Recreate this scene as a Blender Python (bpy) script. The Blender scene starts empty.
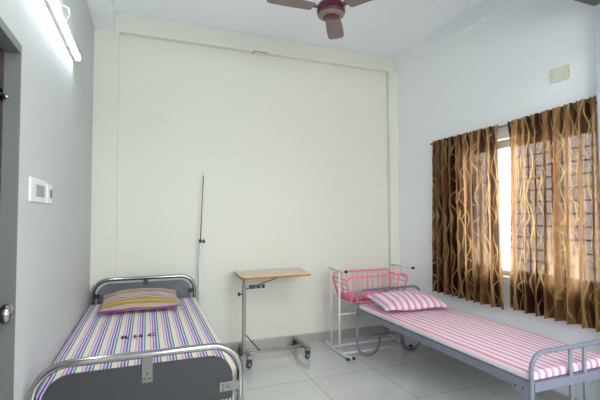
import bpy, bmesh, math, random
from mathutils import Vector, Matrix, noise
random.seed(4)
scn = bpy.context.scene
COL = scn.collection
PI = math.pi

# ------------------------------------------------------------------ room measures (metres)
D, REC = 3.936, 0.06            # face of the back pillars, depth of the recessed panel
XL, XR, H = -0.458, 2.749, 3.215
YF = -1.6                       # wall behind the camera

# ------------------------------------------------------------------ materials
def node_mat(name):
    m = bpy.data.materials.new(name); m.use_nodes = True
    nt = m.node_tree; b = nt.nodes['Principled BSDF']
    return m, nt, b
def N(nt, t, **kw):
    n = nt.nodes.new(t)
    for k, v in kw.items():
        setattr(n, k, v)
    return n
def setin(nt, sock, v):
    if hasattr(v, 'is_output') or isinstance(v, bpy.types.NodeSocket): nt.links.new(v, sock)
    else: sock.default_value = v
def M2(nt, op, a, b=None, c=None, clamp=False):
    n = N(nt, 'ShaderNodeMath', operation=op, use_clamp=clamp)
    setin(nt, n.inputs[0], a)
    if b is not None: setin(nt, n.inputs[1], b)
    if c is not None: setin(nt, n.inputs[2], c)
    return n.outputs[0]
def mixc(nt, f, a, b):
    n = N(nt, 'ShaderNodeMix', data_type='RGBA')
    setin(nt, n.inputs['Factor'], f)
    for s, v in ((n.inputs['A'], a), (n.inputs['B'], b)):
        setin(nt, s, v)
    return n.outputs['Result']
def c4(c): return (c[0], c[1], c[2], 1.0)
def hexc(h):
    o = []
    for i in (0, 2, 4):
        v = int(h[i:i+2], 16)/255
        o.append(v/12.92 if v <= .04045 else ((v+.055)/1.055)**2.4)
    return tuple(o)

def plain(name, col, rough=.5, metal=0., var=.06, scale=14, bump=0., bscale=60, spec=.5):
    m, nt, b = node_mat(name)
    tc = N(nt, 'ShaderNodeTexCoord')
    no = N(nt, 'ShaderNodeTexNoise'); no.inputs['Scale'].default_value = scale; no.inputs['Detail'].default_value = 4
    nt.links.new(tc.outputs['Object'], no.inputs['Vector'])
    lo = tuple(max(0, v*(1-var)) for v in col); hi = tuple(min(1, v*(1+var)) for v in col)
    nt.links.new(mixc(nt, no.outputs['Fac'], c4(lo), c4(hi)), b.inputs['Base Color'])
    b.inputs['Roughness'].default_value = rough; b.inputs['Metallic'].default_value = metal
    b.inputs['Specular IOR Level'].default_value = spec
    if bump:
        n2 = N(nt, 'ShaderNodeTexNoise'); n2.inputs['Scale'].default_value = bscale; n2.inputs['Detail'].default_value = 5
        nt.links.new(tc.outputs['Object'], n2.inputs['Vector'])
        bp = N(nt, 'ShaderNodeBump'); bp.inputs['Strength'].default_value = bump; bp.inputs['Distance'].default_value = .01
        nt.links.new(n2.outputs['Fac'], bp.inputs['Height']); nt.links.new(bp.outputs['Normal'], b.inputs['Normal'])
    return m

def emissive(name, col, s):
    m, nt, b = node_mat(name)
    b.inputs['Base Color'].default_value = c4(col)
    b.inputs['Emission Color'].default_value = c4(col); b.inputs['Emission Strength'].default_value = s
    return m

def ramp_stripes(name, seq, period, coord='Object', axis=0, rough=.75, wob=0., bump=.15, phase=0.):
    """Cloth with woven stripes: seq = [(width, colour)...] repeated every period metres."""
    m, nt, b = node_mat(name)
    tc = N(nt, 'ShaderNodeTexCoord'); sp = N(nt, 'ShaderNodeSeparateXYZ')
    nt.links.new(tc.outputs[coord], sp.inputs[0])
    x = sp.outputs[axis]
    if wob:
        no = N(nt, 'ShaderNodeTexNoise'); no.inputs['Scale'].default_value = 5
        nt.links.new(tc.outputs[coord], no.inputs['Vector'])
        x = M2(nt, 'ADD', x, M2(nt, 'MULTIPLY', M2(nt, 'SUBTRACT', no.outputs['Fac'], .5), wob))
    fr = M2(nt, 'FRACT', M2(nt, 'ADD', M2(nt, 'DIVIDE', x, period), 20+phase))
    cr = N(nt, 'ShaderNodeValToRGB'); cr.color_ramp.interpolation = 'CONSTANT'
    tot = sum(w for w, _ in seq); el = cr.color_ramp.elements
    pos = 0
    for i, (w, c) in enumerate(seq):
        e = el[i] if i < 2 else el.new(pos/tot)
        e.position = pos/tot; e.color = c4(c); pos += w
    nt.links.new(fr, cr.inputs[0])
    wv = N(nt, 'ShaderNodeTexNoise'); wv.inputs['Scale'].default_value = 260
    nt.links.new(tc.outputs[coord], wv.inputs['Vector'])
    nt.links.new(cr.outputs[0], b.inputs['Base Color'])
    bp = N(nt, 'ShaderNodeBump'); bp.inputs['Strength'].default_value = bump; bp.inputs['Distance'].default_value = .004
    nt.links.new(wv.outputs['Fac'], bp.inputs['Height']); nt.links.new(bp.outputs['Normal'], b.inputs['Normal'])
    b.inputs['Roughness'].default_value = rough; b.inputs['Specular IOR Level'].default_value = .25
    b.inputs['Sheen Weight'].default_value = .1
    return m

def floor_mat():
    m, nt, b = node_mat('glossy_tile')
    tc = N(nt, 'ShaderNodeTexCoord'); mp = N(nt, 'ShaderNodeMapping')
    mp.inputs['Location'].default_value = (-1.286+6.0, -3.103+6.0, 0)
    nt.links.new(tc.outputs['Object'], mp.inputs['Vector'])
    br = N(nt, 'ShaderNodeTexBrick', offset=0., squash=1.)
    br.inputs['Scale'].default_value = 1; br.inputs['Brick Width'].default_value = .6; br.inputs['Row Height'].default_value = .6
    br.inputs['Mortar Size'].default_value = .0021; br.inputs['Mortar Smooth'].default_value = .1; br.inputs['Bias'].default_value = 0
    br.inputs['Color1'].default_value = c4(FLOOR1)
    br.inputs['Color2'].default_value = c4(FLOOR2)
    br.inputs['Mortar'].default_value = c4((.23, .18, .155))
    nt.links.new(mp.outputs['Vector'], br.inputs['Vector'])
    no = N(nt, 'ShaderNodeTexNoise'); no.inputs['Scale'].default_value = 2.2; no.inputs['Detail'].default_value = 6
    nt.links.new(tc.outputs['Object'], no.inputs['Vector'])
    mx = N(nt, 'ShaderNodeMix', data_type='RGBA', blend_type='MULTIPLY'); mx.inputs['Factor'].default_value = 1
    nt.links.new(br.outputs['Color'], mx.inputs['A'])
    cr = N(nt, 'ShaderNodeValToRGB'); cr.color_ramp.elements[0].color = (.93, .93, .92, 1); cr.color_ramp.elements[1].color = (1, 1, 1, 1)
    nt.links.new(no.outputs['Fac'], cr.inputs[0]); nt.links.new(cr.outputs[0], mx.inputs['B'])
    nt.links.new(mx.outputs['Result'], b.inputs['Base Color'])
    b.inputs['Roughness'].default_value = .07
    b.inputs['Coat Weight'].default_value = .6; b.inputs['Coat Roughness'].default_value = .04
    b.inputs['IOR'].default_value = 1.55
    return m

def curtain_mat():
    m, nt, b = node_mat('reed_print_curtain_cloth')
    out = nt.nodes['Material Output']
    uv = N(nt, 'ShaderNodeUVMap', uv_map='UVMap'); sp = N(nt, 'ShaderNodeSeparateXYZ'); nt.links.new(uv.outputs[0], sp.inputs[0])
    u, v = sp.outputs[0], sp.outputs[1]
    def nz(scx, scy, det=2., off=0.):
        mp = N(nt, 'ShaderNodeMapping'); mp.inputs['Scale'].default_value = (scx, scy, 1); mp.inputs['Location'].default_value = (off, off*.7, 0)
        nt.links.new(uv.outputs[0], mp.inputs['Vector'])
        n = N(nt, 'ShaderNodeTexNoise'); n.inputs['Scale'].default_value = 1; n.inputs['Detail'].default_value = det
        nt.links.new(mp.outputs[0], n.inputs['Vector']); return n.outputs['Fac']
    masks = []
    for k, (fq, amp, off) in enumerate(((19., .46, 0.), (19., -.46, 3.), (11., .60, 7.))):
        ang = M2(nt, 'ADD', M2(nt, 'MULTIPLY', v, 17.+5*k), M2(nt, 'MULTIPLY', nz(3., 1.2, 1., off), 8.))
        w = M2(nt, 'ADD', M2(nt, 'MULTIPLY', u, fq), M2(nt, 'MULTIPLY', M2(nt, 'SINE', ang), amp*.48))
        w = M2(nt, 'ADD', w, M2(nt, 'MULTIPLY', nz(6., 1.6, 1., off+11), 1.6))
        fr = M2(nt, 'ABSOLUTE', M2(nt, 'SUBTRACT', M2(nt, 'FRACT', M2(nt, 'ADD', w, 30+.37*k)), .5))
        ln = M2(nt, 'MULTIPLY', M2(nt, 'SUBTRACT', .090 if k < 2 else .065, fr), 20., clamp=True)
        masks.append(M2(nt, 'MULTIPLY', ln, M2(nt, 'MULTIPLY', M2(nt, 'SUBTRACT', nz(11., 2.5, 1., off+19), .40), 6., clamp=True)))
    mask = M2(nt, 'MAXIMUM', M2(nt, 'MAXIMUM', masks[0], masks[1]), masks[2])
    fold_shade = M2(nt, 'SINE', M2(nt, 'ADD', M2(nt, 'MULTIPLY', u, 2*PI/.149), PI))  # brown bands follow the pleats: shade of the fold valleys painted into the print
    fold_shade = M2(nt, 'ADD', fold_shade, M2(nt, 'MULTIPLY', M2(nt, 'SUBTRACT', nz(30., 1.6, 3., 5.), .5), 4.5))
    st = M2(nt, 'MULTIPLY_ADD', fold_shade, .95, .30, clamp=True)
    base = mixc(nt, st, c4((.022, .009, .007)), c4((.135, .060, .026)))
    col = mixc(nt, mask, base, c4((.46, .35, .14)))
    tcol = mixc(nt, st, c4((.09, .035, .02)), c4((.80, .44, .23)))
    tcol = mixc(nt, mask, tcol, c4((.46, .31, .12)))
    nt.nodes.remove(b)
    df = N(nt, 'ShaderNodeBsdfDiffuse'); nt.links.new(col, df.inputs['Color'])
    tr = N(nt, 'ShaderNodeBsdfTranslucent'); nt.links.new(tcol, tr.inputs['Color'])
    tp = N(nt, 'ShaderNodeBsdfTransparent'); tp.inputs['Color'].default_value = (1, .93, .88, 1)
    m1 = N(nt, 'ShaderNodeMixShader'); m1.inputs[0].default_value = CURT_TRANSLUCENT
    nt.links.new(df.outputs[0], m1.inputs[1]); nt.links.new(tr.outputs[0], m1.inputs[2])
    wv = nz(420., 300., 0., 0.)
    tf = M2(nt, 'MULTIPLY', M2(nt, 'MULTIPLY', M2(nt, 'SUBTRACT', wv, .50), 5., clamp=True), M2(nt, 'SUBTRACT', CURT_OPEN, M2(nt, 'MULTIPLY', mask, CURT_OPEN)))
    m2 = N(nt, 'ShaderNodeMixShader'); nt.links.new(tf, m2.inputs[0])
    nt.links.new(m1.outputs[0], m2.inputs[1]); nt.links.new(tp.outputs[0], m2.inputs[2])
    nt.links.new(m2.outputs[0], out.inputs['Surface'])
    return m

def glass_mat():
    m, nt, b = node_mat('window_glass')
    b.inputs['Base Color'].default_value = (.97, .99, 1, 1); b.inputs['Roughness'].default_value = 0
    b.inputs['Transmission Weight'].default_value = 1; b.inputs['IOR'].default_value = 1.02
    return m

# tuning knobs
FLOOR1, FLOOR2 = (.66, .675, .65), (.645, .66, .635)
CURT_TRANSLUCENT, CURT_OPEN = .38, .13
WORLD_STR, TUBE_STR, FILL_W, EXPO = 6.8, 26.0, 24.0, 0.76

MAT = {}
def mats():
    MAT['white_wall'] = plain('cool_white_paint', (.74, .755, .755), .55, var=.015, scale=1.6, bump=.06, bscale=40, spec=.3)
    MAT['right_wall'] = plain('lit_cool_white_paint', (.86, .89, .91), .55, var=.015, scale=1.6, bump=.06, bscale=40, spec=.3)  # same paint as the left wall, lightened in colour to look better lit
    MAT['left_wall'] = plain('shaded_cool_white_paint', (.56, .577, .575), .55, var=.02, scale=1.6, bump=.06, bscale=40, spec=.3)  # same white paint as the right wall, its shade put into the colour
    MAT['cream_wall'] = plain('cream_paint', (.765, .772, .685), .5, var=.015, scale=1.4, bump=.06, bscale=40, spec=.3)
    MAT['ceiling'] = plain('ceiling_paint', (.89, .925, .962), .6, var=.01, scale=1.5, spec=.2)
    MAT['pillar'] = plain('blue_grey_paint', (.46, .50, .60), .5, var=.02, scale=3)
    MAT['skirting'] = plain('grey_skirting_tile', (.43, .43, .41), .25, var=.05, scale=6)
    MAT['skirting_edge'] = plain('pale_edge_grout', (.66, .63, .55), .5)
    MAT['grout'] = plain('brown_grout', (.30, .22, .18), .8)
    MAT['door_grey'] = plain('grey_door_paint', (.155, .168, .155), .45, var=.04)
    MAT['door_brown'] = plain('dark_red_brown_door', (.045, .022, .022), .4, var=.15)
    MAT['chrome'] = plain('polished_steel', (.40, .395, .38), .14, 1., var=.04)
    MAT['steel'] = plain('brushed_steel', (.26, .255, .225), .36, 1., var=.08, scale=40)
    MAT['dull_steel'] = plain('dull_steel_plate', (.23, .23, .205), .42, .7, var=.1, scale=40)
    MAT['charcoal'] = plain('charcoal_laminate', (.048, .052, .055), .5, var=.10, scale=90, spec=.35)
    MAT['slate'] = plain('slate_grey_laminate', (.15, .16, .185), .22, var=.10, scale=60, bump=.7, bscale=16)
    MAT['black'] = plain('black_plastic', (.012, .012, .014), .4)
    MAT['dark_grey'] = plain('dark_grey_rubber', (.055, .06, .065), .55)
    MAT['wheel_grey'] = plain('grey_wheel_hub', (.22, .25, .26), .4)
    MAT['bed_grey'] = plain('blue_grey_enamel', (.20, .215, .275), .30, var=.03, scale=20)
    MAT['bolt'] = plain('dark_bolt', (.10, .09, .13), .35, .6)
    MAT['cot_white'] = plain('white_enamel', (.72, .74, .75), .28, var=.03)
    MAT['pink'] = plain('pink_enamel', (.85, .26, .37), .30, var=.05)
    MAT['pink_pad'] = plain('pink_vinyl_pad', (.85, .24, .35), .42, var=.08, scale=9)
    MAT['pink_deep'] = plain('deep_pink_board', (.60, .045, .13), .40, var=.08)
    MAT['wood_top'] = plain('pale_beech_laminate', (.74, .60, .47), .35, var=.06, scale=10)
    MAT['wood_edge'] = plain('orange_wood_edging', (.42, .17, .035), .35, var=.12, scale=30)
    MAT['plastic'] = plain('white_plastic', (.80, .80, .78), .35, var=.01)
    MAT['dull_white'] = plain('dull_white_plastic', (.55, .56, .57), .45, var=.02)
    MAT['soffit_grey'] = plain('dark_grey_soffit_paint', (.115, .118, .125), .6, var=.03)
    MAT['ivory'] = plain('ivory_plastic', (.70, .69, .57), .4, var=.02)
    MAT['module'] = plain('grey_switch_module', (.28, .29, .26), .4, var=.10, scale=80)
    MAT['module_dark'] = plain('dark_switch_module', (.055, .055, .05), .4)
    MAT['fan_maroon'] = plain('glossy_maroon_enamel', (.10, .014, .03), .22, var=.06)
    MAT['fan_tan'] = plain('tan_enamel', (.22, .15, .135), .35, var=.05)
    MAT['fan_blade'] = plain('brown_maroon_blade', (.20, .145, .135), .38, var=.06)
    MAT['tube'] = emissive('fluorescent_tube_glow', (.80, .91, 1.0), TUBE_STR)
    MAT['floor'] = floor_mat()
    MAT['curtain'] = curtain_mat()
    MAT['glass'] = glass_mat()
    MAT['window_cream'] = plain('cream_window_enamel', (.72, .69, .58), .4)
    MAT['ink'] = plain('dark_violet_ink', (.045, .02, .07), .7)
    MAT['foam'] = plain('mattress_cloth', (.5, .5, .5), .8)
    wht, cream = (.80, .80, .78), (.80, .71, .45)
    pk, bl, mg, tl = (.76, .36, .47), (.20, .21, .52), (.30, .06, .40), (.03, .27, .32)
    MAT['stripe_sheet'] = ramp_stripes('multicolour_striped_sheet', [(1.1, tl), (.65, wht), (1.5, cream), (.65, wht), (1.3, pk), (.65, wht), (1.2, bl), (.6, wht), (1.3, mg), (.65, wht)], .079, wob=.004, phase=.1, coord='UV')
    cr_, gr_, pu_, la_ = (.52, .46, .30), (.19, .26, .14), (.25, .05, .38), (.42, .32, .46)
    MAT['stripe_pillow'] = ramp_stripes('multicolour_striped_pillowcase', [(.7, pu_), (.9, (.50, .36, .22)), (.8, gr_), (1.1, (.70, .29, .03)), (.8, gr_), (.9, cr_), (.6, pu_), (.8, cr_), (.6, la_), (.7, (.56, .33, .12)), (.8, cr_), (.6, la_), (.8, (.30, .31, .25))], .26, axis=1, wob=.006, phase=.942)
    pw, sal, mau = (.78, .68, .73), (.74, .235, .33), (.62, .29, .56)
    MAT['pink_sheet'] = ramp_stripes('pink_striped_sheet', [(1.6, pw), (1.1, sal), (1.6, pw), (1.0, mau)], .108, wob=.008, phase=.145, coord='UV')
    MAT['pink_case'] = ramp_stripes('pink_striped_pillowcase', [(1.4, pw), (1.0, sal), (1.3, pw), (.9, mau)], .125, wob=.01, phase=.1)
mats()

# ------------------------------------------------------------------ geometry helpers
def bm_new(): return bmesh.new()
def add_box(bm, lo, hi, bev=0., seg=2):
    lo, hi = Vector(lo), Vector(hi)
    r = bmesh.ops.create_cube(bm, size=1, matrix=Matrix.Translation((lo+hi)/2) @ Matrix.Diagonal(((hi-lo).x, (hi-lo).y, (hi-lo).z, 1)))
    if bev:
        es = list({e for v in r['verts'] for e in v.link_edges})
        bmesh.ops.bevel(bm, geom=es, offset=bev, segments=seg, affect='EDGES', profile=.5)
def rounded(pts, r, n=6, closed=False):
    """polyline with its corners rounded by radius r (r may be a list per corner)"""
    pts = [Vector(p) for p in pts]; out = []; L = len(pts)
    for i, p in enumerate(pts):
        if not closed and i in (0, L-1): out.append(p); continue
        rr = r[i] if isinstance(r, (list, tuple)) else r
        a, c = pts[i-1], pts[(i+1) % L]
        d1, d2 = (a-p), (c-p); l1, l2 = d1.length, d2.length; d1.normalize(); d2.normalize()
        ang = d1.angle(d2)
        if rr <= 0 or ang > 3.1: out.append(p); continue
        t = min(rr/math.tan(ang/2), l1*.49 if (closed or i > 1) else l1*.98, l2*.49 if (closed or i < L-2) else l2*.98); r2 = t*math.tan(ang/2)
        ctr = p + (d1+d2).normalized()*(r2/math.sin(ang/2))
        s, e = p+d1*t-ctr, p+d2*t-ctr
        tot = s.angle(e); ax = s.cross(e).normalized()
        for k in range(n+1): out.append(ctr + Matrix.Rotation(tot*k/n, 3, ax) @ s)
    return out
def add_tube(bm, pts, r, seg=10, closed=False, caps=True):
    pts = [Vector(p) for p in pts]; n = len(pts)
    rings = []; nrm = None
    for i, p in enumerate(pts):
        if closed: t = (pts[(i+1) % n]-pts[i-1]).normalized()
        elif i == 0: t = (pts[1]-p).normalized()
        elif i == n-1: t = (p-pts[-2]).normalized()
        else: t = ((pts[i+1]-p).normalized()+(p-pts[i-1]).normalized()).normalized()
        if nrm is None:
            nrm = t.orthogonal().normalized()
        nrm = (nrm - t*nrm.dot(t)).normalized(); b = t.cross(nrm)
        rr = r[i] if isinstance(r, (list, tuple)) else r
        rings.append([bm.verts.new(p + (nrm*math.cos(2*PI*k/seg)+b*math.sin(2*PI*k/seg))*rr) for k in range(seg)])
    for i in range(n if closed else n-1):
        A, B = rings[i], rings[(i+1) % n]
        for k in range(seg):
            f = bm.faces.new((A[k], A[(k+1) % seg], B[(k+1) % seg], B[k])); f.smooth = True
    if caps and not closed:
        bm.faces.new(rings[0][::-1]); bm.faces.new(rings[-1])
def add_lathe(bm, prof, seg=32, mat=Matrix.Identity(4)):
    """prof: list of (radius, height) turned about local z, then moved by mat"""
    rings = []
    for r, z in prof:
        if r < 1e-6: rings.append([bm.verts.new(mat @ Vector((0, 0, z)))])
        else: rings.append([bm.verts.new(mat @ Vector((r*math.cos(2*PI*k/seg), r*math.sin(2*PI*k/seg), z))) for k in range(seg)])
    for A, B in zip(rings, rings[1:]):
        for k in range(seg):
            q = [A[k % len(A)], A[(k+1) % len(A)], B[(k+1) % len(B)], B[k % len(B)]]
            q2 = []
            for v in q:
                if v not in q2: q2.append(v)
            if len(q2) > 2:
                f = bm.faces.new(q2); f.smooth = True
    for ring, rev in ((rings[0], True), (rings[-1], False)):
        if len(ring) > 2: bm.faces.new(ring[::-1] if rev else ring)
def add_cyl(bm, p, q, r, seg=16):
    p, q = Vector(p), Vector(q); add_tube(bm, [p, q], r, seg)
def add_prism(bm, outline, axis, lo, hi, bev=0.):
    """outline: 2-D points in the plane across axis (0: yz, 1: xz, 2: xy), extruded from lo to hi"""
    def pt(a, b, w):
        return {0: (w, a, b), 1: (a, w, b), 2: (a, b, w)}[axis]
    A = [bm.verts.new(pt(a, b, lo)) for a, b in outline]; B = [bm.verts.new(pt(a, b, hi)) for a, b in outline]
    fs = [bm.faces.new(A), bm.faces.new(B[::-1])]; n = len(A)
    for i in range(n): fs.append(bm.faces.new((A[i], B[i], B[(i+1) % n], A[(i+1) % n])))
    if bev:
        es = [e for e in set(A[0].link_edges) | {e for f in fs[:2] for e in f.edges} if any(f in fs[:2] for f in e.link_faces)]
        bmesh.ops.bevel(bm, geom=es, offset=bev, segments=2, affect='EDGES')
def round_rect(x0, y0, x1, y1, rs, n=8):
    """corner radii rs = (x0y0, x1y0, x1y1, x0y1)"""
    o = []
    for (cx, cy, a0), r in zip(((x0, y0, PI), (x1, y0, 1.5*PI), (x1, y1, 0), (x0, y1, .5*PI)), rs):
        sx = 1 if cx == x0 else -1; sy = 1 if cy == y0 else -1
        if r <= 0: o.append((cx, cy)); continue
        for k in range(n+1):
            a = a0+.5*PI*k/n; o.append((cx+sx*r+r*math.cos(a), cy+sy*r+r*math.sin(a)))
    return o

def world_origin(o):
    v = Vector((0, 0, 0))
    while o is not None: v += o.location; o = o.parent
    return v
def obj(name, bm, m, parent=None, loc=None, smooth=None, kind=None, label=None):
    """link bm (given in world space) as ONE mesh object with its origin at loc / its parent's origin"""
    bmesh.ops.recalc_face_normals(bm, faces=bm.faces[:])
    me = bpy.data.meshes.new(name)
    base = world_origin(parent) if parent is not None else Vector((0, 0, 0))
    org = Vector(loc) if loc is not None else base
    bmesh.ops.translate(bm, verts=bm.verts[:], vec=-org)
    bm.to_mesh(me); bm.free()
    me.materials.append(MAT[m])
    o = bpy.data.objects.new(name, me); COL.objects.link(o)
    if smooth:
        for p in me.polygons: p.use_smooth = True
    if parent is not None: o.parent = parent
    o.location = org-base
    if kind: o['kind'] = kind
    if label: o['label'] = label
    return o
def thing(name, label, cat, loc, group=None):
    o = bpy.data.objects.new(name, None); COL.objects.link(o); o.location = loc; o.empty_display_size = .1
    o['label'] = label; o['category'] = cat
    if group: o['group'] = group
    return o
def tag(o, label, cat, group=None):
    o['label'] = label; o['category'] = cat
    if group: o['group'] = group
    return o
def struct(name, bm, m, parent=None): return obj(name, bm, m, parent, kind='structure')
def B(lo, hi, bev=0., seg=2):
    bm = bm_new(); add_box(bm, lo, hi, bev, seg); return bm
def T(pts, r, seg=10, closed=False):
    bm = bm_new(); add_tube(bm, pts, r, seg, closed); return bm

# ------------------------------------------------------------------ the room
struct('floor', B((XL-.9, YF, -.05), (XR+.1, D+.2, 0)), 'floor')
struct('ceiling', B((XL-.2, YF-.1, H), (XR+.3, D+.3, H+.08)), 'ceiling')
# back wall: recessed cream panel framed by two pillars and a beam
bm = bm_new()
add_box(bm, (XL-.2, D+REC, 0), (XR+.3, D+.25, H))
add_box(bm, (XL-.2, D, 0), (-.256, D+REC+.01, H))
add_box(bm, (2.630, D, 0), (XR+.3, D+REC+.01, H))
add_box(bm, (-.256, D, 3.040), (2.630, D+REC+.01, H))
struct('wall_back', bm, 'cream_wall')
# left wall with a doorway (its far jamb is in view)
DY0, DY1, DZ = .72, 1.785, 2.005
bm = bm_new()
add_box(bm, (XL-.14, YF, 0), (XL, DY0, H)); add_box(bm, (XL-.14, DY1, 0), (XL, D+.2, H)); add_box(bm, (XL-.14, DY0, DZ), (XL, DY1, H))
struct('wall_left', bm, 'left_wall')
# right wall with the window opening
WY0, WY1, WZ0, WZ1 = 1.74, 2.98, .845, 1.985
bm = bm_new(); x1 = XR+.2
add_box(bm, (XR, YF, 0), (x1, WY0, H)); add_box(bm, (XR, WY1, 0), (x1, D+.1, H))
add_box(bm, (XR, WY0, 0), (x1, WY1, WZ0)); add_box(bm, (XR, WY0, WZ1), (x1, WY1, H))
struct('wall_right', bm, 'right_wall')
FX_0, FX_1, FZ_0, FZ_1 = .15, 2.45, 1.25, 2.55      # unseen window, added in the wall behind the camera for fill light
bm = bm_new()
add_box(bm, (XL-.2, YF-.15, 0), (FX_0, YF, H)); add_box(bm, (FX_1, YF-.15, 0), (XR+.3, YF, H))
add_box(bm, (FX_0, YF-.15, 0), (FX_1, YF, FZ_0)); add_box(bm, (FX_0, YF-.15, FZ_1), (FX_1, YF, H))
struct('wall_front', bm, 'white_wall')
bm = bm_new()
for a, b in ((FX_0, FX_0+.05), (1.225, 1.275), (FX_1-.05, FX_1)): add_box(bm, (a, YF-.10, FZ_0), (b, YF-.05, FZ_1))
for a, b in ((FZ_0, FZ_0+.05), (FZ_1-.05, FZ_1)): add_box(bm, (FX_0, YF-.10, a), (FX_1, YF-.05, b))
struct('added_fill_window', bm, 'window_cream')
# beams along the ceiling
struct('trim_1', B((XL, 1.4, 3.034), (-.300, D, H), .003), 'ceiling')
struct('trim_2', B((2.709, 1.4, 3.058), (XR, D, H)), 'right_wall')
# the arch on the near right: pillar and the beam across the room
struct('trim_3', B((2.679, 1.30, 0), (XR, 1.676, 2.70)), 'pillar')
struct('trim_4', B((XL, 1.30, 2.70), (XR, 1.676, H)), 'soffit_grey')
# skirting: grey tiles with a pale top edge
bb = struct('baseboard_back', B((-.256, D+REC-.012, 0), (2.634, D+REC, .098)), 'skirting')
struct('edge_strip', B((-.256, D+REC-.014, .096), (2.634, D+REC, .103)), 'skirting_edge', bb)
bm = bm_new()
for k in range(-2, 3):
    add_box(bm, (1.078+.6*k-.0018, D+REC-.0130, 0), (1.078+.6*k+.0018, D+REC-.005, .096))
struct('joints', bm, 'grout', bb)
bb = struct('baseboard_right', B((XR-.012, 1.676, 0), (XR, D, .098)), 'skirting')
struct('edge_strip', B((XR-.014, 1.676, .096), (XR, D, .103)), 'skirting_edge', bb)
bb = struct('baseboard_left', B((XL, DY1+.06, 0), (XL+.012, D, .098)), 'skirting')
# doorway: grey frame lining, dark leaf, latch and knob
dr = struct('door_1', B((XL-.10, DY0+.04, .01), (XL-.050, DY1-.004, DZ-.03)), 'door_brown')
bm = bm_new()
add_box(bm, (XL-.055, DY1-.004, 0), (XL+.004, DY1+.004, DZ+.004), .002); add_box(bm, (XL-.14, DY1-.003, 0), (XL-.055, DY1+.003, DZ))
add_box(bm, (XL-.055, DY0-.004, 0), (XL+.004, DY0+.02, DZ+.004), .002); add_box(bm, (XL-.14, DY0-.003, 0), (XL-.055, DY0+.02, DZ))
add_box(bm, (XL-.055, DY0, DZ-.03), (XL+.004, DY1, DZ+.004), .002); add_box(bm, (XL-.14, DY0, DZ-.03), (XL-.055, DY1, DZ))
struct('door_frame', bm, 'door_grey', dr)
bm = bm_new(); mt = Matrix.Translation((XL-.055, 1.735, 1.005)) @ Matrix.Rotation(PI/2, 4, 'Y')
add_lathe(bm, [(0, 0), (.030, 0), (.030, .004), (.014, .008), (.012, .016), (.022, .024), (.034, .036), (.036, .048), (.030, .060), (.012, .066), (0, .066)], 28, mt)
struct('door_knob', bm, 'chrome', dr)
bm = bm_new(); mt = Matrix.Translation((XL-.055, 1.72, .925)) @ Matrix.Rotation(PI/2, 4, 'Y')
add_lathe(bm, [(0, 0), (.012, 0), (.012, .006), (.006, .008), (0, .008)], 16, mt)
struct('keyhole_cover', bm, 'dull_steel', dr)
bm = bm_new(); add_box(bm, (XL-.055, 1.62, 1.78), (XL-.050, 1.775, 1.83), .002)
add_cyl(bm, (XL-.045, 1.62, 1.80), (XL-.045, 1.779, 1.80), .006); add_cyl(bm, (XL-.045, 1.745, 1.80), (XL-.022, 1.745, 1.795), .006)
struct('latch_bolt', bm, 'chrome', dr)

# ------------------------------------------------------------------ window with bars
xw = XR+.075
bm = bm_new(); fw = .045
add_box(bm, (xw, WY0, WZ0), (xw+.05, WY1, WZ0+fw), .003); add_box(bm, (xw, WY0, WZ1-.065), (xw+.05, WY1, WZ1), .003)
for y in (WY0, WY1-fw, WY0+.28*(WY1-WY0)-fw/2, WY0+.74*(WY1-WY0)-fw/2):
    add_box(bm, (xw, y, WZ0), (xw+.05, y+fw, WZ1), .003)
w1 = struct('window_1', bm, 'window_cream')
bm = bm_new(); z = WZ1-.16
while z > WZ0+.05:
    add_box(bm, (xw-.014, WY0, z-.005), (xw-.004, WY1, z+.005)); z -= .0925
for k in range(1, 9):
    if k % 3: add_box(bm, (xw-.010, WY0+(WY1-WY0)*k/9-.004, WZ0), (xw-.004, WY0+(WY1-WY0)*k/9+.004, WZ1))
struct('window_grille', bm, 'window_cream', w1)
struct('window_pane', B((xw+.022, WY0+.02, WZ0+.02), (xw+.027, WY1-.02, WZ1-.02)), 'glass', w1)
struct('window_sill', B((XR-.004, WY0-.0, WZ0-.012), (xw, WY1, WZ0+.003)), 'window_cream', w1)

# ------------------------------------------------------------------ curtains and rod
CX = 2.698; RX_ = 2.724; CZ1 = 2.098
rod = thing('curtain_rod', 'thin silver curtain rod above the window carrying both curtains', 'curtain rod', (RX_, 2.5, 2.08))
obj('rod', T([(RX_, 1.70, 2.083), (RX_, 3.31, 2.083)], .008, 12), 'steel', rod)
bm = bm_new(); mt = Matrix.Translation((RX_, 3.305, 2.083)) @ Matrix.Rotation(-PI/2, 4, 'X')
add_lathe(bm, [(0, 0), (.012, 0), (.012, .006), (.007, .010), (.011, .02), (.006, .032), (0, .034)], 16, mt)
obj('finial', bm, 'steel', rod)
for y in (3.285, 2.365):
    bm = bm_new(); add_box(bm, (XR-.004, y-.015, 2.06), (XR, y+.015, 2.11), .001); add_cyl(bm, (XR-.003, y, 2.083), (RX_+.004, y, 2.083), .006)
    obj('rod_bracket', bm, 'steel', rod)

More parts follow.
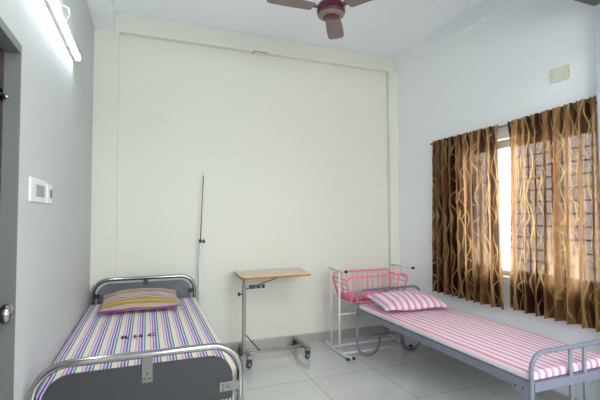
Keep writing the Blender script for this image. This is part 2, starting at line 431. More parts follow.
def curtain(y_a, y_b, y_a2, y_b2, seed, label, zbot):
    """pleated cloth hanging from the rod; a = far edge, b = near edge, at top and hem"""
    rnd = random.Random(seed)
    width = abs(y_a-y_b)*1.75
    npl = max(6, int(round(abs(y_a-y_b)/.085)))
    nu, nv = npl*14, 44
    jit = [rnd.uniform(-.30, .30) for _ in range(npl+2)]; am = [rnd.uniform(.65, 1.1) for _ in range(npl+2)]
    bm = bm_new(); uvl = bm.loops.layers.uv.new('UVMap'); V = []
    for j in range(nv+1):
        t = j/nv
        row = []
        for i in range(nu+1):
            s = i/nu; k = s*npl; ki = int(k); f = k-ki
            jj = jit[ki]*(1-f)+jit[min(ki+1, npl)]*f; aa = am[ki]*(1-f)+am[min(ki+1, npl)]*f
            y = (y_a+(y_b-y_a)*s)*(1-t)+(y_a2+(y_b2-y_a2)*s)*t
            ztop = CZ1+.022*max(0, min(1, (2.40-y)/.70)); z = ztop+(zbot-ztop)*t
            flow = min(1, max(0, (t-.0)/.10))
            A = (.008+.024*flow)*aa*(1+.10*t)
            ph = 2*PI*(k+jj*.5*flow)+.5*math.sin(3*t+seed+s*4)*flow
            tight = .40*math.sin(2*ph)*(.5+.5*flow)          # narrow dark valleys, broad crowns
            x = CX-.008+.006*flow+A*math.sin(ph+tight*.6)+.006*noise.noise(Vector((s*9, t*3, seed)))
            if t < .06: x += .004*math.sin(2*PI*k*3)         # gathered heading tape
            y += .010*math.cos(ph)*flow*aa
            zz = z + (.004*math.sin(ph*1.0+1) if j == nv else 0) + (.004*math.sin(2*PI*k*2+1) if j == 0 else 0)
            x = min(max(x, 2.650), 2.744) if t > .06 else min(x, 2.712)
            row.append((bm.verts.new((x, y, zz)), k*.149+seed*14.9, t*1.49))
        V.append(row)
    for j in range(nv):
        for i in range(nu):
            q = (V[j][i], V[j][i+1], V[j+1][i+1], V[j+1][i])
            f = bm.faces.new([a[0] for a in q]); f.smooth = True
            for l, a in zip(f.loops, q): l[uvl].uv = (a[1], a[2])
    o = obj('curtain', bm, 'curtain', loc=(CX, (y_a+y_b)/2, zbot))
    tag(o, label, 'curtain', 'brown reed print curtains')
    return o
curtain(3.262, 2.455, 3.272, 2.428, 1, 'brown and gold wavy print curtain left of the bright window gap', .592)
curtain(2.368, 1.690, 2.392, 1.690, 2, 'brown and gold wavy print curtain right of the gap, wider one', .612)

# ------------------------------------------------------------------ small fittings on the walls
t = thing('tube_light', 'glowing fluorescent tube batten high on the left wall', 'light', (XL, 2.1, 2.30))
TY0, TY1, TZ = 1.74, 2.895, 2.374
obj('housing', B((XL-.002, TY0, TZ-.017), (XL+.020, TY1, TZ+.017), .003), 'dull_white', t)
obj('tube', T([(XL+.033, TY0+.012, TZ), (XL+.033, TY1-.012, TZ)], .0135, 16), 'tube', t)
for y in (TY0, TY1-.014):
    obj('end_holder', B((XL+.002, y, TZ-.016), (XL+.048, y+.014, TZ+.016), .004), 'plastic', t)
obj('mounting_clip', B((XL+.002, 2.66, TZ-.022), (XL+.03, 2.675, TZ-.015), .001), 'dull_steel', t)
jb = obj('junction_box', B((XL-.001, 2.20, 2.435), (XL+.028, 2.395, 2.52), .004), 'plastic', loc=(XL, 2.30, 2.48))
tag(jb, 'white junction box with a looping white cable on the left wall above the tube light', 'junction box')
obj('looping_cable', T(rounded([(XL+.012, 2.36, 2.475), (XL+.014, 2.47, 2.515), (XL+.016, 2.62, 2.575), (XL+.016, 2.665, 2.545), (XL+.016, 2.57, 2.475), (XL+.010, 2.40, 2.404)], .05, 6), .0055, 8), 'plastic', jb)

def switch_plate(y0, y1, z0, z1, label, wins, m):
    p = thing('switch_plate', label, 'switch', (XL, (y0+y1)/2, z0), None)
    obj('plate', B((XL, y0, z0), (XL+.009, y1, z1), .003, 3), 'plastic', p)
    for a, b, c, d in wins:
        mo = obj('module', B((XL+.005, a, c), (XL+.0105, b, d), .001), m, p)
        n = max(1, int((b-a)/.022))
        for k in range(n):
            obj('rocker', B((XL+.007, a+(b-a)*(k+.08)/n, c+.003), (XL+.0122, a+(b-a)*(k+.92)/n, d-.003), .001), m, mo)
switch_plate(1.935, 2.215, 1.418, 1.520, 'wider white switch plate with grey modules on the left wall', [(2.02, 2.165, 1.442, 1.495)], 'module')
switch_plate(2.238, 2.335, 1.418, 1.512, 'narrow white switch plate with one dark rocker on the left wall', [(2.292, 2.318, 1.445, 1.488)], 'module_dark')
p = thing('socket_plate', 'long white socket plate with dark modules on back wall under the table top', 'socket', (1.07, D+REC, .585))
obj('plate', B((.962, D+REC-.011, .585), (1.178, D+REC, .668), .004, 3), 'plastic', p)
for k in range(6):
    x = .974+.0275*k
    obj('module', B((x, D+REC-.014, .612), (x+.0262, D+REC-.006, .652), .001), 'module_dark' if k not in (2, 4) else 'module', p)
p = thing('blank_plate', 'ivory blank cover plate on the right wall above the curtains', 'wall plate', (XR, 1.957, 2.31))
obj('plate', B((XR-.010, 1.884, 2.308), (XR+.002, 2.031, 2.409), .002), 'ivory', p)
for y in (1.897, 2.018):
    bm = bm_new(); add_lathe(bm, [(0, .0), (.0042, .0), (.0042, .002), (0, .003)], 12, Matrix.Translation((XR-.010, y, 2.358)) @ Matrix.Rotation(-PI/2, 4, 'Y'))
    obj('screw', bm, 'bolt', p)
p = thing('beam_bracket', 'small cream bracket with grey wire hanging under the back beam', 'bracket', (1.075, D, 3.04))
obj('plate', B((1.015, D-.006, 3.006), (1.130, D, 3.036), .002), 'ivory', p)
obj('wire_frame', T(rounded([(.995, D-.004, 3.012), (1.012, D-.010, 3.041), (1.142, D-.010, 3.041)], .004, 3), .0038, 8), 'steel', p)

# ------------------------------------------------------------------ ceiling fan
FC = Vector((1.194, 2.494, 2.80))
t = thing('ceiling_fan', 'maroon ceiling fan with three brown blades', 'fan', (FC.x, FC.y, H))
bm = bm_new(); add_lathe(bm, [(0, H), (.045, H), (.060, H-.03), (.055, H-.075), (.018, H-.095), (0, H-.095)], 28, Matrix.Translation((FC.x, FC.y, 0))); obj('canopy', bm, 'fan_maroon', t)
obj('down_rod', T([(FC.x, FC.y, H-.08), (FC.x, FC.y, FC.z+.06)], .011, 14), 'dark_grey', t)
bm = bm_new(); add_lathe(bm, [(0, .085), (.030, .085), (.040, .050), (.075, .046), (.094, .032), (.101, .008), (.097, -.006), (.101, -.014), (.096, -.028), (.088, -.036), (0, -.036)], 40, Matrix.Translation(FC)); obj('motor_housing', bm, 'fan_maroon', t)
bm = bm_new(); add_lathe(bm, [(.090, -.030), (.092, -.040), (.080, -.050), (.058, -.053), (.056, -.046), (.056, -.03)], 40, Matrix.Translation(FC)); obj('trim_ring', bm, 'fan_tan', t)
bm = bm_new(); add_lathe(bm, [(.058, -.036), (.056, -.048), (.040, -.056), (.018, -.060), (0, -.060)], 40, Matrix.Translation(FC)); obj('bottom_cap', bm, 'fan_maroon', t)
for k, deg in enumerate((59, 179, 299)):
    R = Matrix.Translation(FC) @ Matrix.Rotation(math.radians(deg), 4, 'Z')
    bm = bm_new(); Rp = R @ Matrix.Rotation(math.radians(-5), 4, 'X')
    outl = [(.135, -.050), (.15, -.056), (.30, -.064), (.42, -.064), (.452, -.052), (.46, -.02), (.46, .02), (.452, .052), (.42, .064), (.30, .064), (.15, .056), (.135, .050)]
    A = [bm.verts.new(Rp @ Vector((x, y, .003))) for x, y in outl]; Bv = [bm.verts.new(Rp @ Vector((x, y, -.003))) for x, y in outl]
    bm.faces.new(A); bm.faces.new(Bv[::-1])
    for i in range(len(A)): bm.faces.new((A[i], Bv[i], Bv[(i+1) % len(A)], A[(i+1) % len(A)]))
    bl = obj('blade', bm, 'fan_blade', t)
    bm = bm_new()
    outl = [(.080, -.018), (.125, -.020), (.150, -.040), (.195, -.036), (.195, .036), (.150, .040), (.125, .020), (.080, .018)]
    A = [bm.verts.new(Rp @ Vector((x, y, .008))) for x, y in outl]; Bv = [bm.verts.new(Rp @ Vector((x, y, .0035))) for x, y in outl]
    bm.faces.new(A); bm.faces.new(Bv[::-1])
    for i in range(len(A)): bm.faces.new((A[i], Bv[i], Bv[(i+1) % len(A)], A[(i+1) % len(A)]))
    obj('blade_iron', bm, 'dark_grey', bl)

# ------------------------------------------------------------------ cloth shells
def cloth_block(x0, x1, y0, y1, z0, z1, r, nx, ny, crown=0., wr=.003, seed=0., warp=None, nz=4):
    """rounded cushion-like block: a lat/long grid over a box with soft edges and small wrinkles"""
    bm = bm_new(); uvs = {}
    xs = [x0+(x1-x0)*i/nx for i in range(nx+1)]; ys = [y0+(y1-y0)*j/ny for j in range(ny+1)]
    def top(x, y):
        ex = min(x-x0, x1-x)/r; ey = min(y-y0, y1-y)/r
        fx = 1 if ex >= 1 else math.sqrt(max(0, 1-(1-ex)**2)); fy = 1 if ey >= 1 else math.sqrt(max(0, 1-(1-ey)**2))
        u, v = (x-x0)/(x1-x0), (y-y0)/(y1-y0)
        c = crown*(math.sin(PI*u)*math.sin(PI*v))**.5 if 0 < u < 1 and 0 < v < 1 else 0
        n = wr*noise.noise(Vector((x*6+seed, y*3, seed)))+wr*.6*noise.noise(Vector((x*17, y*13+seed, 2)))
        return (z1-r)+r*min(fx, fy)+c+n*min(fx, fy)
    # refine near the borders
    def refine(a, lo, hi):
        e = [lo, lo+r*.06, lo+r*.2, lo+r*.45, lo+r*.75, lo+r]; f = [hi-r, hi-r*.75, hi-r*.45, hi-r*.2, hi-r*.06, hi]
        return e+[v for v in a if lo+r < v < hi-r]+f
    xs, ys = refine(xs, x0, x1), refine(ys, y0, y1)
    g = [[bm.verts.new((x, y, top(x, y))) for x in xs] for y in ys]
    for j in range(len(ys)-1):
        for i in range(len(xs)-1):
            f = bm.faces.new((g[j][i], g[j][i+1], g[j+1][i+1], g[j+1][i])); f.smooth = True
    rim = [g[0][i] for i in range(len(xs))]+[g[j][-1] for j in range(1, len(ys))]+[g[-1][i] for i in range(len(xs)-2, -1, -1)]+[g[j][0] for j in range(len(ys)-2, 0, -1)]
    for row in g:
        for v in row: uvs[v] = (v.co.x, v.co.y)
    prev = rim
    for k in range(1, nz+1):
        cur = []
        for v in rim:
            n = .004*noise.noise(Vector((v.co.x*11, v.co.y*11, k+seed)))
            z = v.co.z+(z0-v.co.z)*k/nz
            c = bm.verts.new((v.co.x, v.co.y, z)); cur.append(c); dz = v.co.z-z
            uvs[c] = (v.co.x+(dz if abs(v.co.x-x1) < 1e-5 else -dz if abs(v.co.x-x0) < 1e-5 else 0), v.co.y+(dz if abs(v.co.y-y1) < 1e-5 else -dz if abs(v.co.y-y0) < 1e-5 else 0))
        for i in range(len(rim)):
            f = bm.faces.new((prev[i], cur[i], cur[(i+1) % len(rim)], prev[(i+1) % len(rim)])); f.smooth = True
        prev = cur
    bm.faces.new(prev)
    L = bm.loops.layers.uv.new('UVMap')
    for f in bm.faces:
        for l in f.loops: l[L].uv = uvs.get(l.vert, (0, 0))
    if warp:
        for v in bm.verts: v.co = warp(v.co)
    return bm
def pillow_mesh(w, d, h, seed, nx=36, ny=26, pinch=.10):
    """stuffed pillow about the origin: domed both ways, pinched corners, wrinkled"""
    bm = bm_new(); rows = {}
    for sgn in (1, -1):
        g = []
        for j in range(ny+1):
            row = []
            for i in range(nx+1):
                u, v = 2*i/nx-1, 2*j/ny-1
                border = i in (0, nx) or j in (0, ny)
                if border and sgn < 0: row.append(rows[(i, j)]); continue
                prof = (max(0, 1-abs(u)**2.6)*max(0, 1-abs(v)**2.3))**.62
                edge = 1-pinch*(v*v)*(1-0.0*u*u)*abs(u)**3*0 
                x = u*w/2*(1-pinch*.35*(1-abs(u)**2)*0-pinch*.45*(1-v*v)*abs(u)**4)
                y = v*d/2*(1-pinch*.60*(1-u*u)*abs(v)**4)
                n = noise.noise(Vector((u*2.2+seed, v*2.2, sgn)))*.010+noise.noise(Vector((u*6, v*7+seed, sgn*3)))*.006
                cr = math.exp(-((abs(u)-1)**2+(abs(v)-1)**2)*9)
                n += .004*math.sin(22*(u-v)+seed)*cr
                z = sgn*h/2*prof+n*(prof if prof > .0 else 0)
                if sgn < 0: z = z*.55
                vt = bm.verts.new((x, y, z+.006*math.sin(5*u+seed)*(1-prof)))
                rows.setdefault((i, j), vt) if sgn > 0 else None
                row.append(vt)
            g.append(row)
        for j in range(ny):
            for i in range(nx):
                q = (g[j][i], g[j][i+1], g[j+1][i+1], g[j+1][i])
                f = bm.faces.new(q if sgn > 0 else q[::-1]); f.smooth = True
    return bm
def pillow(label, loc, rot, w, d, h, m, seed, piping):
    bm = pillow_mesh(w, d, h, seed)
    me = bpy.data.meshes.new('pillow'); bm.to_mesh(me); bm.free(); me.materials.append(MAT[m])
    o = bpy.data.objects.new('pillow', me); COL.objects.link(o); o.location = loc; o.rotation_euler = rot
    tag(o, label, 'pillow')
    return o

# ------------------------------------------------------------------ left bed (chrome tube frame, dark panels)
BX0, BX1, BYF, BYH = -.428, .426, 1.922, 3.885       # post centres
bed = thing('hospital_bed', 'chrome tube hospital bed with dark end panels along the left wall', 'bed', (-.002, 2.92, 0))
TR = .0165
def end_frame(y, ztop, rad, name):
    f = obj(name, T(rounded([(BX0, y, .02), (BX0, y, ztop), (BX1, y, ztop), (BX1, y, .02)], rad, 10), TR, 16), 'chrome', bed)
    for x in (BX0, BX1):
        bm = bm_new(); add_lathe(bm, [(0, 0), (.022, 0), (.022, .03), (.0185, .04), (.0185, .02), (0, .02)], 18, Matrix.Translation((x, y, 0))); obj('rubber_foot', bm, 'black', f)
    return f
ff = end_frame(BYF, .742, .135, 'foot_frame'); hf = end_frame(BYH, .797, .125, 'head_frame')
def panel(name, y, z0, z1, m, rt, inset=.036):
    bm = bm_new(); add_prism(bm, round_rect(BX0+inset, z0, BX1-inset, z1, (.02, .02, rt, rt), 9), 1, y-.009, y+.009, .002)
    return obj(name, bm, m, bed)
fp = panel('foot_panel', BYF, .492, .697, 'charcoal', .105); hp = panel('head_panel', BYH, .50, .762, 'slate', .10)
def bracket(parent, x0, x1, z0, z1, y, holes, m='dull_steel'):
    b = obj('bracket', B((x0, y-.004, z0), (x1, y, z1), .0015), m, parent)
    bm = bm_new()
    for hx, hz in holes: add_lathe(bm, [(0, 0), (.0042, 0), (.0042, .0015), (0, .0015)], 12, Matrix.Translation((hx, y-.0038, hz)) @ Matrix.Rotation(PI/2, 4, 'X'))
    obj('bolt', bm, 'bolt', b)
yb = BYF-.010
bracket(fp, -.014, .032, .622, .735, yb, ((-.002, .640), (.020, .640), (.009, .662)))
bracket(fp, .325, .425, .530, .573, yb, ((.343, .541), (.343, .561), (.365, .551)))
bracket(fp, -.429, -.329, .530, .573, yb, ((-.347, .541), (-.347, .561), (-.369, .551)))
yb = BYH-.010
bracket(hp, -.022, .016, .735, .79, yb, ((-.003, .748),), 'dark_grey')
bracket(hp, .366, .416, .640, .680, yb, ((.380, .66),), 'black'); bracket(hp, -.420, -.370, .640, .680, yb, ((-.384, .66),), 'black')
for x in (BX0, BX1):
    obj('side_rail', B((x-.014, BYF, .405), (x+.014, BYH, .445), .003), 'bed_grey', bed)
obj('platform', B((BX0, BYF+.02, .43), (BX1, BYH-.02, .447), .003), 'bed_grey', bed)
mt_ = thing('mattress', 'mattress in a multicolour striped sheet on the chrome left bed', 'mattress', (0, 2.93, .449))
obj('core', B((-.415, 2.02, .449), (.412, 3.83, .565), .02, 3), 'foam', mt_)
sh = obj('striped_sheet', cloth_block(-.450, .436, 1.955, 3.852, .449, .602, .028, 40, 70, 0, .0035, 1.3), 'stripe_sheet', mt_)
# stamped letters on the sheet
fc = bpy.data.curves.new('stamp', 'FONT'); fc.body = 'R H C'; fc.size = .090; fc.align_x = 'CENTER'; fc.extrude = .0003; fc.offset = .002; fc.resolution_u = 3
fo = bpy.data.objects.new('stamp', fc); COL.objects.link(fo)
dg = bpy.context.evaluated_depsgraph_get(); me = bpy.data.meshes.new_from_object(fo.evaluated_get(dg)); bpy.data.objects.remove(fo)
xs = [v.co.x for v in me.vertices]; wd = max(xs)-min(xs); cx = (max(xs)+min(xs))/2
for v in me.vertices: v.co = Vector(((v.co.x-cx)*.205/wd, v.co.y, v.co.z))
me.materials.clear(); me.materials.append(MAT['ink'])
lt = bpy.data.objects.new('stamped_letters', me); COL.objects.link(lt); lt.parent = sh
lt.location = Vector((-.037, 2.690, .6062))-world_origin(sh)
pillow('pillow in a multicolour striped case on the left bed', (-.040, 3.555, .663), (math.radians(5), 0, math.radians(.6)), .60, .49, .145, 'stripe_pillow', 2.1, None)

# ------------------------------------------------------------------ drip stand between bed and wall
t = thing('drip_stand', 'thin white drip stand with black knob behind the left bed', 'stand', (.475, 3.93, 0))
ix, iy = .472, 3.925
bm = bm_new(); add_lathe(bm, [(0, 0), (.027, 0), (.027, .02), (.018, .03), (.014, .04), (0, .04)], 24, Matrix.Translation((ix, iy, 0))); obj('base', bm, 'cot_white', t)
obj('lower_pole', T([(ix-.002, iy, .02), (ix+.010, iy, 1.115)], .0115, 12), 'cot_white', t)
obj('upper_rod', T([(ix+.010, iy, 1.10), (ix+.034, iy, 1.735)], .0052, 10), 'steel', t)
bm = bm_new(); add_tube(bm, rounded([(ix+.034, iy, 1.733), (ix+.026, iy-.004, 1.752), (ix+.020, iy-.012, 1.778)], .01, 4), .0035, 8)
add_tube(bm, rounded([(ix+.034, iy, 1.733), (ix+.042, iy, 1.752), (ix+.040, iy+.008, 1.785)], .01, 4), .0035, 8); obj('hook', bm, 'cot_white', t)
obj('collar', T([(ix+.0098, iy, 1.098), (ix+.0102, iy, 1.128)], .0145, 14), 'dark_grey', t)
bm = bm_new(); add_cyl(bm, (ix+.012, iy, 1.112), (ix+.038, iy-.01, 1.110), .006); add_lathe(bm, [(0, 0), (.017, 0), (.019, .006), (.017, .014), (0, .014)], 10, Matrix.Translation((ix+.036, iy-.01, 1.110)) @ Matrix.Rotation(PI/2, 4, 'Y')); obj('knob', bm, 'black', t)

# ------------------------------------------------------------------ overbed table
t = thing('overbed_table', 'wheeled overbed table with wooden top by the back wall', 'table', (1.13, 3.68, 0))
bm = bm_new()
o4 = [(.785, 3.475), (1.452, 3.482), (1.498, 3.935), (.805, 3.915)]
add_prism(bm, [(p.x, p.y) for p in rounded([(a, b, 0) for a, b in o4], .035, 5, closed=True)], 2, .8065, .8105)
tt = obj('table_top', bm, 'wood_top', t)
bm = bm_new(); add_prism(bm, [(p.x, p.y) for p in rounded([(a, b, 0) for a, b in o4], .035, 5, closed=True)], 2, .788, .807, .003)
obj('edging', bm, 'wood_edge', tt)
px, py = .846, 3.655
obj('column', B((px-.015, py-.02, .10), (px+.015, py+.02, .705), .003), 'steel', t)
obj('inner_column', B((px-.011, py-.015, .70), (px+.011, py+.015, .790), .002), 'dull_steel', t)
obj('support_bar', T([(px+.01, py, .672), (1.25, py, .785)], .006, 8), 'dull_steel', t)
bm = bm_new(); add_cyl(bm, (px-.015, py, .632), (px-.045, py, .632), .006); add_lathe(bm, [(0, 0), (.017, 0), (.020, .006), (.017, .014), (0, .014)], 10, Matrix.Translation((px-.042, py, .632)) @ Matrix.Rotation(-PI/2, 4, 'Y')); obj('knob', bm, 'black', t)
obj('cross_bar', B((px, 3.638, .078), (1.43, 3.668, .100), .003), 'steel', t)
obj('gusset_rod', T([(px+.012, 3.65, .262), (.995, 3.65, .098)], .006, 8), 'dark_grey', t)
def castor(parent, x, y):
    bm = bm_new(); add_cyl(bm, (x, y, .07), (x, y, .098), .008); add_box(bm, (x-.024, y-.016, .058), (x+.024, y+.020, .078), .006)
    c = obj('castor', bm, 'black', parent)
    bm = bm_new(); mt = Matrix.Translation((x, y, .033)) @ Matrix.Rotation(math.radians(28), 4, 'Z') @ Matrix.Rotation(PI/2, 4, 'X')
    add_lathe(bm, [(0, -.012), (.012, -.012), (.014, -.009), (.022, -.009), (.026, -.013), (.033, -.008), (.033, .008), (.026, .013), (.022, .009), (.014, .009), (.012, .012), (0, .012)], 22, mt); w = obj('wheel', bm, 'dark_grey', c)
    bm = bm_new(); add_lathe(bm, [(0, -.0135), (.016, -.0135), (.016, .0135), (0, .0135)], 18, mt); obj('hub', bm, 'wheel_grey', w)
    return c
for x, y0, y1 in ((.862, 3.52, 3.865), (1.433, 3.545, 3.885)):
    f = obj('foot_bar', B((x-.02, y0-.03, .086), (x+.02, y1+.02, .112), .004), 'steel', t)
    castor(f, x, y0); castor(f, x, y1)

# ------------------------------------------------------------------ baby cot on a stand
t = thing('baby_cot', 'small pink swinging baby cot on a white tube stand', 'cot', (2.15, 3.6, 0))
XA, XB = 1.770, 2.530
def stand_frame(x, ynear, yrn):
    fr = obj('stand_frame', T([(x, ynear, .818), (x, 3.785, .812)], .0105, 12), 'cot_white', t)
    for y in (3.545, 3.728): obj('leg', T([(x, y, .03), (x, y, .812)], .0105, 12), 'cot_white', fr)
    ys = [3.875-(3.875-yrn)*k/14 for k in range(15)]
    obj('rocker', T([(x, y, .013+.36*(y-3.60)**2) for y in ys], .0125, 12), 'cot_white', fr)
    obj('cross_tube', T([(x, 3.545, .372), (x, 3.728, .372)], .0085, 10), 'cot_white', fr)
    for y, z in ((ynear-.004, .818), (yrn-.004, .013+.36*(yrn-3.60)**2)):
        obj('end_cap', T([(x, y+.012, z), (x, y-.008, z)], .0135, 12), 'black', fr)
    obj('rubber_pad', B((x-.012, yrn+.09, .0), (x+.012, yrn+.12, .028), .004), 'black', fr)
stand_frame(XA, 3.405, 3.265); stand_frame(XB, 3.40, 3.452)
for y in (3.475, 3.70): obj('floor_tube', T([(XA, y, .030), (XB, y, .030)], .0105, 12), 'cot_white', t)
obj('middle_tube', T([(XA, 3.545, .385), (XB, 3.545, .385)], .0085, 10), 'cot_white', t)
# basket: two long barred sides with rounded top corners, slanting barred ends, padded base
bk = obj('basket_base', B((1.855, 3.475, .510), (2.455, 3.735, .526), .004), 'pink_deep', t)
obj('pad', cloth_block(1.862, 2.448, 3.482, 3.728, .526, .556, .014, 14, 8, .004, .003, 4.), 'pink_pad', bk)
for y, yb, zt in ((3.450, 3.470, .757), (3.760, 3.740, .768)):
    P4 = [Vector((1.862, yb, .505)), Vector((1.790, y, zt)), Vector((2.515, y, zt)), Vector((2.447, yb, .505))]
    sr = obj('side_rail', T(rounded(P4, .055, 7), .0105, 12), 'pink', t)
    obj('bottom_rail', T([P4[0], P4[3]], .009, 10), 'pink', sr)
    for k in range(1, 10):
        a = P4[0].lerp(P4[3], k/10); b = Vector((P4[1].x+.05+(P4[2].x-P4[1].x-.10)*k/10, y, zt))
        obj('bar', T([a, b], .0042, 8), 'pink', sr)
for s, (xt, xb) in enumerate(((1.790, 1.862), (2.515, 2.447))):
    er = None
    for k in range(5):
        f = .10+.19*k; z = .505+(.762-.505)*f; x = xb+(xt-xb)*f
        a = (x, 3.470-.02*f, z); b = (x, 3.740+.02*f, z)
        o = obj('end_bar', T([a, b], .0085 if k == 4 else .0045, 10), 'pink', t)
    obj('end_post', T([(xb, 3.605, .51), (xb+(xt-xb)*.86, 3.605, .725)], .0045, 8), 'pink', t)
    sx = 1 if s == 0 else -1
    hx = xb+(xt-xb)*.86
    obj('swing_hook', T(rounded([(hx, 3.62, .726), (hx-.0*sx, 3.62, .782), (hx-.035*sx if s == 0 else hx+.02, 3.62, .815)], .012, 4), .005, 8), 'pink', t)
for x in (1.90, 2.10): obj('base_bracket', B((x, 3.470, .490), (x+.06, 3.50, .510), .003), 'black', t)

# ------------------------------------------------------------------ right bed (blue-grey tube frame)
bed = thing('hospital_bed', 'blue-grey tube frame bed with pink striped sheet under the window', 'bed', (2.27, 2.5, 0))
HX0, HX1, HY = 1.885, 2.618, 3.400
FX0, FX1, FY = 1.938, 2.640, 1.590
R2 = .0127
def end2(x0, x1, y, ztop, name, bars):
    Jw = .245
    pts = [(x0+Jw, y, .195), (x0+Jw, y, R2), (x0, y, R2), (x0, y, ztop), (x1, y, ztop), (x1, y, R2), (x1-Jw+.01, y, R2), (x1-Jw+.01, y, .195)]
    f = obj(name, T(rounded(pts, [0, .119, .119, .095, .095, .119, .119, 0], 9), R2, 14), 'bed_grey', bed)
    obj('cross_tube', T([(x0+Jw-.07, y, .197), (x1-Jw+.08, y, .197)], .0105, 12), 'bed_grey', f)
    for x in bars: obj('upright', T([(x, y, .20), (x, y, ztop-.006)], .0108, 12), 'bed_grey', f)
    return f
hf = end2(HX0, HX1, HY, .634, 'head_frame', (2.200, 2.345)); ff = end2(FX0, FX1, FY, .608, 'foot_frame', (2.243, 2.360))
def lerp2(t, s): 
    a = Vector((HX0, HY, 0)).lerp(Vector((FX0, FY, 0)), t); b = Vector((HX1, HY, 0)).lerp(Vector((FX1, FY, 0)), t); return a.lerp(b, s)
def rail(s, name):
    bm = bm_new(); sx = 1 if s == 0 else -1
    for j, (dx0, dx1, dz0, dz1) in enumerate(((-.002, .002, -.050, 0), (-.002, .030, -.004, 0))):
        vs = []
        for tt, zt in ((.004, .464), (.996, .452)):
            p = lerp2(tt, s)
            for dx, dz in ((dx0, dz0), (dx1, dz0), (dx1, dz1), (dx0, dz1)): vs.append(bm.verts.new((p.x+sx*dx, p.y, zt+dz)))
        for q in ((0, 1, 2, 3), (4, 5, 6, 7), (0, 1, 5, 4), (1, 2, 6, 5), (2, 3, 7, 6), (3, 0, 4, 7)): bm.faces.new([vs[i] for i in q])
    return obj(name, bm, 'bed_grey', bed)
bm = bm_new(); add_box(bm, (.03, FY+.02, -.010), (.97, HY-.02, -.001))
for v in bm.verts: t_ = (HY-v.co.y)/(HY-FY); q_ = lerp2(t_, v.co.x); v.co = Vector((q_.x, v.co.y, .465-.011*t_+v.co.z))
obj('bed_board', bm, 'bed_grey', bed)
for s in (0, 1):
    r = rail(s, 'side_rail'); sx = -1 if s == 0 else 1
    for tt, zt, hh in ((0, .464, .05), (1, .452, .05)):
        p = lerp2(tt, s); d = -1 if tt == 0 else 1
        bm = bm_new()
        outl = [(p.y, zt), (p.y+d*.115, zt), (p.y+d*.115, zt-.05), (p.y+d*.02, zt-.125), (p.y, zt-.125)] if tt == 1 else [(p.y+.0, zt), (p.y-.075, zt), (p.y-.075, zt-.05), (p.y, zt-.055)]
        px_ = p.x+sx*.003
        add_prism(bm, outl, 0, min(px_, px_+sx*.004), max(px_, px_+sx*.004))
        g = obj('corner_plate', bm, 'bed_grey', r)
        for dy, dz in (((.047, -.044), (.095, -.044)) if tt == 1 else ((-.022, -.020), (-.048, -.024))):
            bm = bm_new(); add_lathe(bm, [(0, 0), (.0065, 0), (.0065, .003), (.003, .004), (0, .004)], 10, Matrix.Translation((px_+sx*.004, p.y+dy, zt+dz)) @ Matrix.Rotation(sx*PI/2, 4, 'Y'))
            obj('bolt', bm, 'bolt', g)
for tt, zt in ((0, .460), (1, .449)):
    a, b = lerp2(tt, 0), lerp2(tt, 1)
    obj('end_rail', B((a.x+.012, a.y-.012, zt-.046), (b.x-.012, a.y+.012, zt), .002), 'bed_grey', bed)
def warp2(v):
    # v given for a straight mattress: x across 0..1 (scaled), y along, z height above the rail top
    t = (HY-v.y)/(HY-FY); p = lerp2(t, v.x); return Vector((p.x, v.y, .466-.011*t+v.z))
mm = thing('mattress', 'thin mattress in a pink striped sheet on the blue-grey bed', 'mattress', (2.27, 2.5, .466))
def block2(s0, s1, y0, y1, z1, r):
    # build in metres with a nominal width of .72, then map across
    Wd = .72
    bm = cloth_block(s0*Wd, s1*Wd, y0, y1, .0, z1, r, 36, 80, .006, .004, 7.)
    for v in bm.verts: v.co = warp2(Vector((v.co.x/Wd, v.co.y, v.co.z)))
    return bm
bm = bm_new(); add_box(bm, (.05, FY+.05, .001), (.95, HY-.06, .035), .004)
for v in bm.verts: v.co = warp2(v.co)
obj('core', bm, 'foam', mm)
s2 = obj('striped_sheet', block2(.012, .992, FY+.014, HY-.022, .042, .020), 'pink_sheet', mm)
pillow('pillow in a pink and mauve striped case on the right bed', (2.215, 3.075, .574), (math.radians(6), math.radians(0), math.radians(-6)), .63, .43, .145, 'pink_case', 5.3, None)

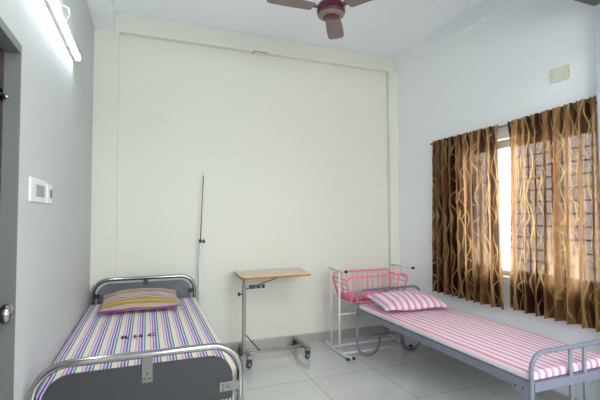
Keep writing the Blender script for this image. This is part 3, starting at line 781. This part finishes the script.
# ------------------------------------------------------------------ light and camera
w = bpy.data.worlds.new('sky'); scn.world = w; w.use_nodes = True
nt = w.node_tree; bg = nt.nodes['Background']
tc = N(nt, 'ShaderNodeTexCoord'); sp = N(nt, 'ShaderNodeSeparateXYZ'); nt.links.new(tc.outputs['Generated'], sp.inputs[0])
up = M2(nt, 'MULTIPLY_ADD', sp.outputs[2], 2.0, .5, clamp=True)
nt.links.new(mixc(nt, up, c4((.80, .80, .76)), c4((.93, .97, 1.0))), bg.inputs['Color'])
bg.inputs['Strength'].default_value = WORLD_STR
def area(name, loc, rot, sx, sy, power, col=(1, 1, 1), portal=False):
    l = bpy.data.lights.new(name, 'AREA'); l.shape = 'RECTANGLE'; l.size = sx; l.size_y = sy; l.energy = power; l.color = col
    if portal: l.cycles.is_portal = True
    o = bpy.data.objects.new(name, l); COL.objects.link(o); o.location = loc; o.rotation_euler = rot; return o
area('window_portal', (XR+.19, (WY0+WY1)/2, (WZ0+WZ1)/2), (0, PI/2, 0), WZ1-WZ0, WY1-WY0, 1, portal=True)
area('added_window_portal', ((FX_0+FX_1)/2, YF-.14, (FZ_0+FZ_1)/2), (PI/2, 0, 0), FX_1-FX_0, FZ_1-FZ_0, 1, portal=True)
area('added_front_fill', (1.15, -.25, H-.05), (0, 0, 0), 1.6, 1.6, FILL_W, (.96, .98, 1))  # unseen area light added near the ceiling as front fill

cam = bpy.data.cameras.new('camera'); co = bpy.data.objects.new('camera', cam); COL.objects.link(co)
RX, UP, FW = (.93371436, -.35800758, -.00283962), (-.01104757, -.0367389, .99926383), (.35784835, .93299562, .03825875)
S3 = Matrix((RX, UP, tuple(-v for v in FW))).transposed()
co.matrix_world = Matrix.Translation((0, 0, 1.3565)) @ S3.to_4x4()
cam.sensor_width = 36; cam.lens = 399.058*36/600; cam.clip_start = .02
scn.camera = co
scn.view_settings.view_transform = 'Standard'; scn.view_settings.look = 'None'; scn.view_settings.gamma = 1
scn.view_settings.exposure = EXPO; scn.view_settings.use_curve_mapping = False
scn.cycles.use_denoising = True
scn.cycles.max_bounces = 10; scn.cycles.diffuse_bounces = 6; scn.cycles.transparent_max_bounces = 12
scn.cycles.sample_clamp_indirect = 6
